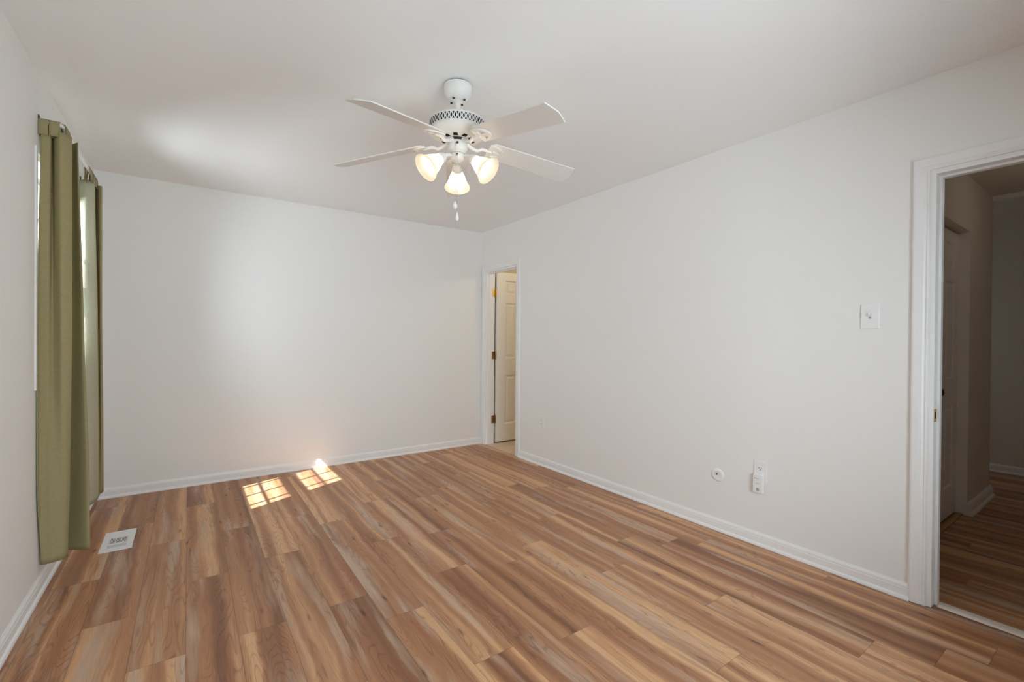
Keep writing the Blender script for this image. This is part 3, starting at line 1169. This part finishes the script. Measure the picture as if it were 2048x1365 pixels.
TH0 = 1.0860
PITCH, DROOP, ZBL = -0.2619, -0.1302, 2.1322
TILT = Matrix.Rotation(math.atan(0.0103), 4, 'X') @ Matrix.Rotation(-math.atan(0.0199), 4, 'Y')
for k in range(5):
    th = TH0 + k * 2 * PI / 5
    spin = Matrix.Translation((0, 0, Z(ZBL))) @ TILT @ Matrix.Translation((0, 0, -Z(ZBL))) @ Matrix.Rotation(th, 4, 'Z')
    # blade frame: origin on the blade axis at r=0.3
    slope = math.atan(DROOP)
    fr = spin @ Matrix.Translation((0.3, 0, Z(ZBL))) @ Matrix.Rotation(-slope, 4, 'Y') @ Matrix.Rotation(PITCH, 4, 'X')
    wr, wt = 0.056, 0.0654
    ol = [(-0.135, -wr + 0.012), (-0.123, -wr), (0.3235, -wt), (0.3408, 0.0), (0.3235, wt), (-0.123, wr), (-0.135, wr - 0.012)]
    bm = B()
    add_prism(bm, ol, 0.0, 0.0055, fr)
    obj('blade', bm, M['blade'], fan, bevel=0.0012)
    # blade iron: arm from the flywheel, crescent plate under the blade with an opening
    bm = B()
    r0 = spin @ Vector((0.043, 0, Z(2.163)))
    r1 = spin @ Vector((0.075, 0, Z(2.146)))
    e = fr @ Vector((-0.175, 0, -0.006))
    e2 = fr @ Vector((-0.125, 0, -0.006))
    mid = (r1 + e) / 2 + Vector((0, 0, -0.010))
    add_tube(bm, [r0, r0 * 0.5 + r1 * 0.5, r1, mid, e, e2], [0.011, 0.010, 0.009, 0.0085, 0.009, 0.008], 10)
    # crescent ring
    outer, inner = [], []
    nn = 14
    for q in range(nn + 1):
        t = -PI / 2 + PI * q / nn
        outer.append((-0.135 + 0.072 * math.cos(t), 0.046 * math.sin(t)))
        inner.append((-0.125 + 0.044 * math.cos(t), 0.030 * math.sin(t)))
    lo_o = [bm.verts.new(fr @ Vector((a, c, -0.008))) for a, c in outer]
    lo_i = [bm.verts.new(fr @ Vector((a, c, -0.008))) for a, c in inner]
    hi_o = [bm.verts.new(fr @ Vector((a, c, -0.0003))) for a, c in outer]
    hi_i = [bm.verts.new(fr @ Vector((a, c, -0.0003))) for a, c in inner]
    for q in range(nn):
        bm.faces.new((lo_o[q], lo_o[q + 1], lo_i[q + 1], lo_i[q]))
        bm.faces.new((hi_o[q + 1], hi_o[q], hi_i[q], hi_i[q + 1]))
        bm.faces.new((lo_o[q + 1], lo_o[q], hi_o[q], hi_o[q + 1]))
        bm.faces.new((lo_i[q], lo_i[q + 1], hi_i[q + 1], hi_i[q]))
    for q in (0, nn):
        bm.faces.new((lo_o[q], lo_i[q], hi_i[q], hi_o[q]))
    # back bar, spoke
    add_prism(bm, [(-0.147, -0.046), (-0.120, -0.046), (-0.120, 0.046), (-0.147, 0.046)], -0.008, -0.0003, fr)
    add_prism(bm, [(-0.125, -0.006), (-0.070, -0.006), (-0.070, 0.006), (-0.125, 0.006)], -0.008, -0.0003, fr)
    obj('blade_bracket', bm, M['fan_white'], fan, bevel=0.001)

# light kit: three arms, sockets, bell shades and lit bulbs
AZ0 = math.atan2(FY, FX)
for k in range(3):
    az = AZ0 + k * 2 * PI / 3
    ca, sa = math.cos(az), math.sin(az)
    pn = Vector((0.080 * ca, 0.080 * sa, Z(2.074)))
    pr = Vector((0.166 * ca, 0.166 * sa, Z(2.003)))
    ax = (pr - pn).normalized()
    rotm = ax.to_track_quat('Z', 'Y').to_matrix().to_4x4()
    bm = B()
    add_tube(bm, [(0.028 * ca, 0.028 * sa, Z(2.092)), (0.045 * ca, 0.045 * sa, Z(2.092)), (0.060 * ca, 0.060 * sa, Z(2.088)), (0.072 * ca, 0.072 * sa, Z(2.081)), tuple(pn)], 0.0085, 10)
    obj('lamp_arm', bm, M['fan_white'], fan, smooth=True)
    mt = Matrix.Translation(pn) @ rotm
    bm = B()
    add_lathe(bm, [(0.0, -0.012), (0.016, -0.012), (0.019, -0.004), (0.0255, 0.006), (0.0265, 0.020), (0.0255, 0.022), (0.0, 0.022)], 28, mt)
    obj('lamp_socket', bm, M['fan_white'], fan, smooth=True)
    bm = B()
    Lg = (pr - pn).length
    pf = [(0.0245, 0.010), (0.0250, 0.022), (0.0285, 0.034), (0.0345, 0.046), (0.0395, 0.058), (0.0435, 0.070), (0.0480, 0.083), (0.0545, 0.096),
          (0.0620, 0.106), (0.0648, Lg), (0.0655, Lg + 0.0022), (0.0640, Lg + 0.003), (0.0630, Lg + 0.001)]
    add_lathe(bm, pf, 48, mt)
    sh = obj('lamp_shade', bm, M['shade'], fan, smooth=True)
    bm = B()
    add_lathe(bm, [(0.0, 0.022), (0.009, 0.024), (0.010, 0.034), (0.013, 0.044), (0.0155, 0.055), (0.014, 0.066), (0.008, 0.074), (0.0, 0.076)], 20, mt)
    obj('bulb', bm, M['bulb'], sh, smooth=True)

# pull chains with end pulls
for lat, z0, z1, pull in ((0.0100, 2.140, 1.862, 'ball'), (0.0, 2.088, 1.812, 'drop')):
    base = cam_dir * (0.050 if pull == 'ball' else 0.046) + Vector((cam_dir.y, -cam_dir.x, 0)) * (lat)
    bm = B()
    nb = 60
    add_tube(bm, [(base.x, base.y, Z(z0)), (base.x, base.y, Z(z1))], 0.0007, 6)
    if pull == 'ball':
        add_tube(bm, [tuple(base * 0.9 + Vector((0, 0, Z(z0)))), (base.x, base.y, Z(z0))], 0.0025, 8)
    else:
        add_tube(bm, [tuple(base * 0.75 + Vector((0, 0, Z(z0)))), (base.x, base.y, Z(z0))], 0.0025, 8)
    for q in range(nb):
        zz = z0 + (z1 - z0) * (q + 0.5) / nb
        bmesh.ops.create_icosphere(bm, subdivisions=1, radius=0.0014, matrix=Matrix.Translation((base.x, base.y, Z(zz))))
    ch = obj('pull_chain', bm, M['chain'], fan, smooth=True)
    bm = B()
    tm = Matrix.Translation((base.x, base.y, Z(z1)))
    if pull == 'ball':
        add_lathe(bm, [(0.0, 0.003), (0.003, 0.002), (0.004, -0.004), (0.0095, -0.012), (0.0115, -0.020), (0.0095, -0.028), (0.004, -0.033), (0.0, -0.034)], 20, tm)
    else:
        add_lathe(bm, [(0.0, 0.003), (0.003, 0.002), (0.0045, -0.006), (0.0055, -0.013), (0.0085, -0.022), (0.0080, -0.031), (0.004, -0.037), (0.0, -0.038)], 20, tm)
    obj('pull', bm, M['plastic'], ch, smooth=True)

# ------------------------------------------------------------------ wall plates


def on_right_wall(name, label, cat, y, z, group=None):
    """local frame: x along the wall (towards the camera = +), y up, z out of the wall."""
    t = thing(name, label, cat, (XR, y, z), group=group)
    t.matrix_world = Matrix(((0, 0, -1, XR), (-1, 0, 0, y), (0, 1, 0, z), (0, 0, 0, 1)))
    return t


def screw(parent, x, y, z):
    bm = B()
    add_lathe(bm, [(0.0030, 0), (0.0030, 0.0005), (0.0018, 0.0010), (0.0, 0.0011)], 14, Matrix.Translation((x, y, z)))
    add_box(bm, x - 0.0022, x + 0.0022, y - 0.0003, y + 0.0003, z + 0.0007, z + 0.00115, 1)
    obj('screw', bm, [M['plastic'], M['grey_plastic']], parent, smooth=True)


def outlet(y, z, label, h=0.114, w=0.0715):
    t = on_right_wall('wall_outlet', label, 'outlet', y, z, 'outlets on the right wall')
    bm = B()
    add_box(bm, -w / 2, w / 2, -h / 2, h / 2, 0, 0.0055)
    obj('cover_plate', bm, M['plastic'], t, bevel=0.002)
    for s in (1, -1):
        yc = s * 0.0195
        bm = B()
        n = 24
        ol = []
        for q in range(n):
            a = 2 * PI * q / n
            ol.append((0.0172 * math.cos(a), yc + max(-0.0142, min(0.0142, 0.0172 * math.sin(a)))))
        add_prism(bm, ol, 0.005, 0.0072)
        add_box(bm, -0.0076, -0.0052, yc - 0.001, yc + 0.008, 0.0070, 0.00735, 1)
        add_box(bm, 0.0052, 0.0074, yc + 0.000, yc + 0.0075, 0.0070, 0.00735, 1)
        add_lathe(bm, [(0.0028, 0), (0.0028, 0.0004), (0.0, 0.0004)], 12, Matrix.Translation((0, yc - 0.0075, 0.0070)), 1)
        obj('socket', bm, [M['plastic'], M['dark']], t)
    screw(t, 0, 0, 0.0055)
    return t


outlet(3.426, 0.421, 'white duplex outlet low on the right wall near the bathroom doorway')
outlet(1.361, 0.440, 'white outlet behind the plug-in alarm on the right wall', 0.122, 0.076)

# plug-in alarm in the lower socket
al = on_right_wall('plug_in_alarm', 'white plug-in alarm with small round vent, in the lower socket of an outlet', 'alarm', 1.3660, 0.3710)
bm = B()
add_prism(bm, [(-0.029, -0.050), (-0.024, -0.055), (0.024, -0.055), (0.029, -0.050), (0.029, 0.050), (0.026, 0.0545), (-0.026, 0.0545), (-0.029, 0.050)], 0.0085, 0.026)
obj('case', bm, M['plastic'], al, bevel=0.004)
bm = B()
for k in range(5):
    yy = -0.034 + (k - 2) * 0.0036
    hw = 0.0095 * math.cos((k - 2) * 0.5)
    add_box(bm, -hw, hw, yy - 0.0009, yy + 0.0009, 0.0260, 0.0264)
obj('speaker_vent', bm, M['dark'], al)
bm = B()
add_box(bm, -0.012, 0.010, 0.0005, 0.0022, 0.0260, 0.0263)
obj('test_button', bm, M['grey_plastic'], al)
bm = B()
add_box(bm, -0.020, -0.015, 0.028, 0.034, 0.0260, 0.0263)
add_box(bm, -0.013, 0.007, 0.0295, 0.0315, 0.0260, 0.0263)
obj('printed_mark', bm, M['grey_plastic'], al)

# round cable plate
cp = on_right_wall('cable_plate', 'small round white cable plate with dark centre hole, left of the alarm', 'wall plate', 1.630, 0.355)
bm = B()
add_lathe(bm, [(0.0, 0.0), (0.0415, 0.0), (0.0415, 0.003), (0.038, 0.0065), (0.022, 0.0085), (0.0205, 0.0078), (0.0, 0.0085)], 40)
obj('cover_disc', bm, M['plastic'], cp, smooth=True)
bm = B()
add_lathe(bm, [(0.0048, 0.0085), (0.0048, 0.0130), (0.0032, 0.0130), (0.0032, 0.0088), (0.0, 0.0088)], 16, Matrix.Translation((-0.002, 0.006, 0)))
obj('cable_jack', bm, M['dark_metal'], cp, smooth=True)

# light switch
sw = on_right_wall('light_switch', 'white single toggle light switch beside the hall doorway', 'light switch', 0.835, 1.346)
bm = B()
add_box(bm, -0.0385, 0.0385, -0.0625, 0.0625, 0, 0.006)
obj('cover_plate', bm, M['plastic'], sw, bevel=0.0022)
bm = B()
add_box(bm, -0.0055, 0.0055, -0.0125, 0.0125, 0.0058, 0.0064, 1)
vs = add_box(bm, -0.0042, 0.0042, -0.0055, 0.0055, 0.004, 0.017)
for v in vs:
    if v.co.z > 0.01:
        v.co.y += 0.009
        v.co.x *= 0.85
obj('toggle', bm, [M['plastic'], M['grey_plastic']], sw)
screw(sw, 0, 0.030, 0.006)
screw(sw, 0, -0.030, 0.006)

# ------------------------------------------------------------------ floor register
reg = thing('floor_register', 'white metal floor vent register set in the planks near the curtain', 'floor vent', (-0.335, 3.558, 0.0))
bm = B()
hx, hy = 0.073, 0.160
hole_a = (-0.043, 0.043, -0.042, 0.048)     # grille with dark slots
hole_b = (-0.043, 0.043, -0.112, -0.056)    # grille over the grey damper
xs = [-hx, -0.043, 0.043, hx]
ys = [-hy, -0.112, -0.056, -0.042, 0.048, hy]
T = 0.005
for i in range(3):
    for j in range(5):
        if i == 1 and j in (1, 3):
            continue
        add_box(bm, xs[i], xs[i + 1], ys[j], ys[j + 1], 0.0005, T)
bmesh.ops.remove_doubles(bm, verts=bm.verts, dist=1e-6)
obj('frame', bm, M['register'], reg)
bm = B()
add_box(bm, -0.043, 0.043, -0.042, 0.048, 0.0004, 0.0008)
add_box(bm, -0.043, 0.043, -0.112, -0.056, 0.0004, 0.0025, 1)
obj('damper', bm, [M['dark'], M['damper']], reg)
bm = B()
nsl = 13
for q in range(nsl):
    x = -0.043 + 0.086 * (q + 0.5) / nsl
    wdt = 0.0014 if q % 4 else 0.0024
    add_box(bm, x - wdt, x + wdt, -0.042, 0.048, 0.0009, T - 0.0005)
for q in range(5):
    y = -0.112 + 0.056 * (q + 0.5) / 5
    add_box(bm, -0.043, 0.043, y - 0.0012, y + 0.0012, 0.0025, T - 0.001)
obj('louvers', bm, M['register'], reg)

# ------------------------------------------------------------------ lamp of the bathroom
bl = bpy.data.lights.new('bathroom_light', 'POINT')
bl.energy = 6.0
bl.color = (1.0, 0.92, 0.80)
bl.shadow_soft_size = 0.08
blo = bpy.data.objects.new('bathroom_light', bl)
COL.objects.link(blo)
blo.location = (3.7, 3.5, 2.15)

# ------------------------------------------------------------------ hall: an added, unseen warm fill lamp; a cool point for landing daylight
for nm, loc, e, c in (('hall_fill', (4.3, 0.15, 2.22), 0.62, (1.0, 0.84, 0.66)), ('landing_light', (5.75, 1.9, 1.2), 1.5, (0.80, 0.90, 1.0))):
    hl = bpy.data.lights.new(nm, 'POINT')
    hl.energy = e
    hl.color = c
    hl.shadow_soft_size = 0.12
    ho = bpy.data.objects.new(nm, hl)
    COL.objects.link(ho)
    ho.location = loc
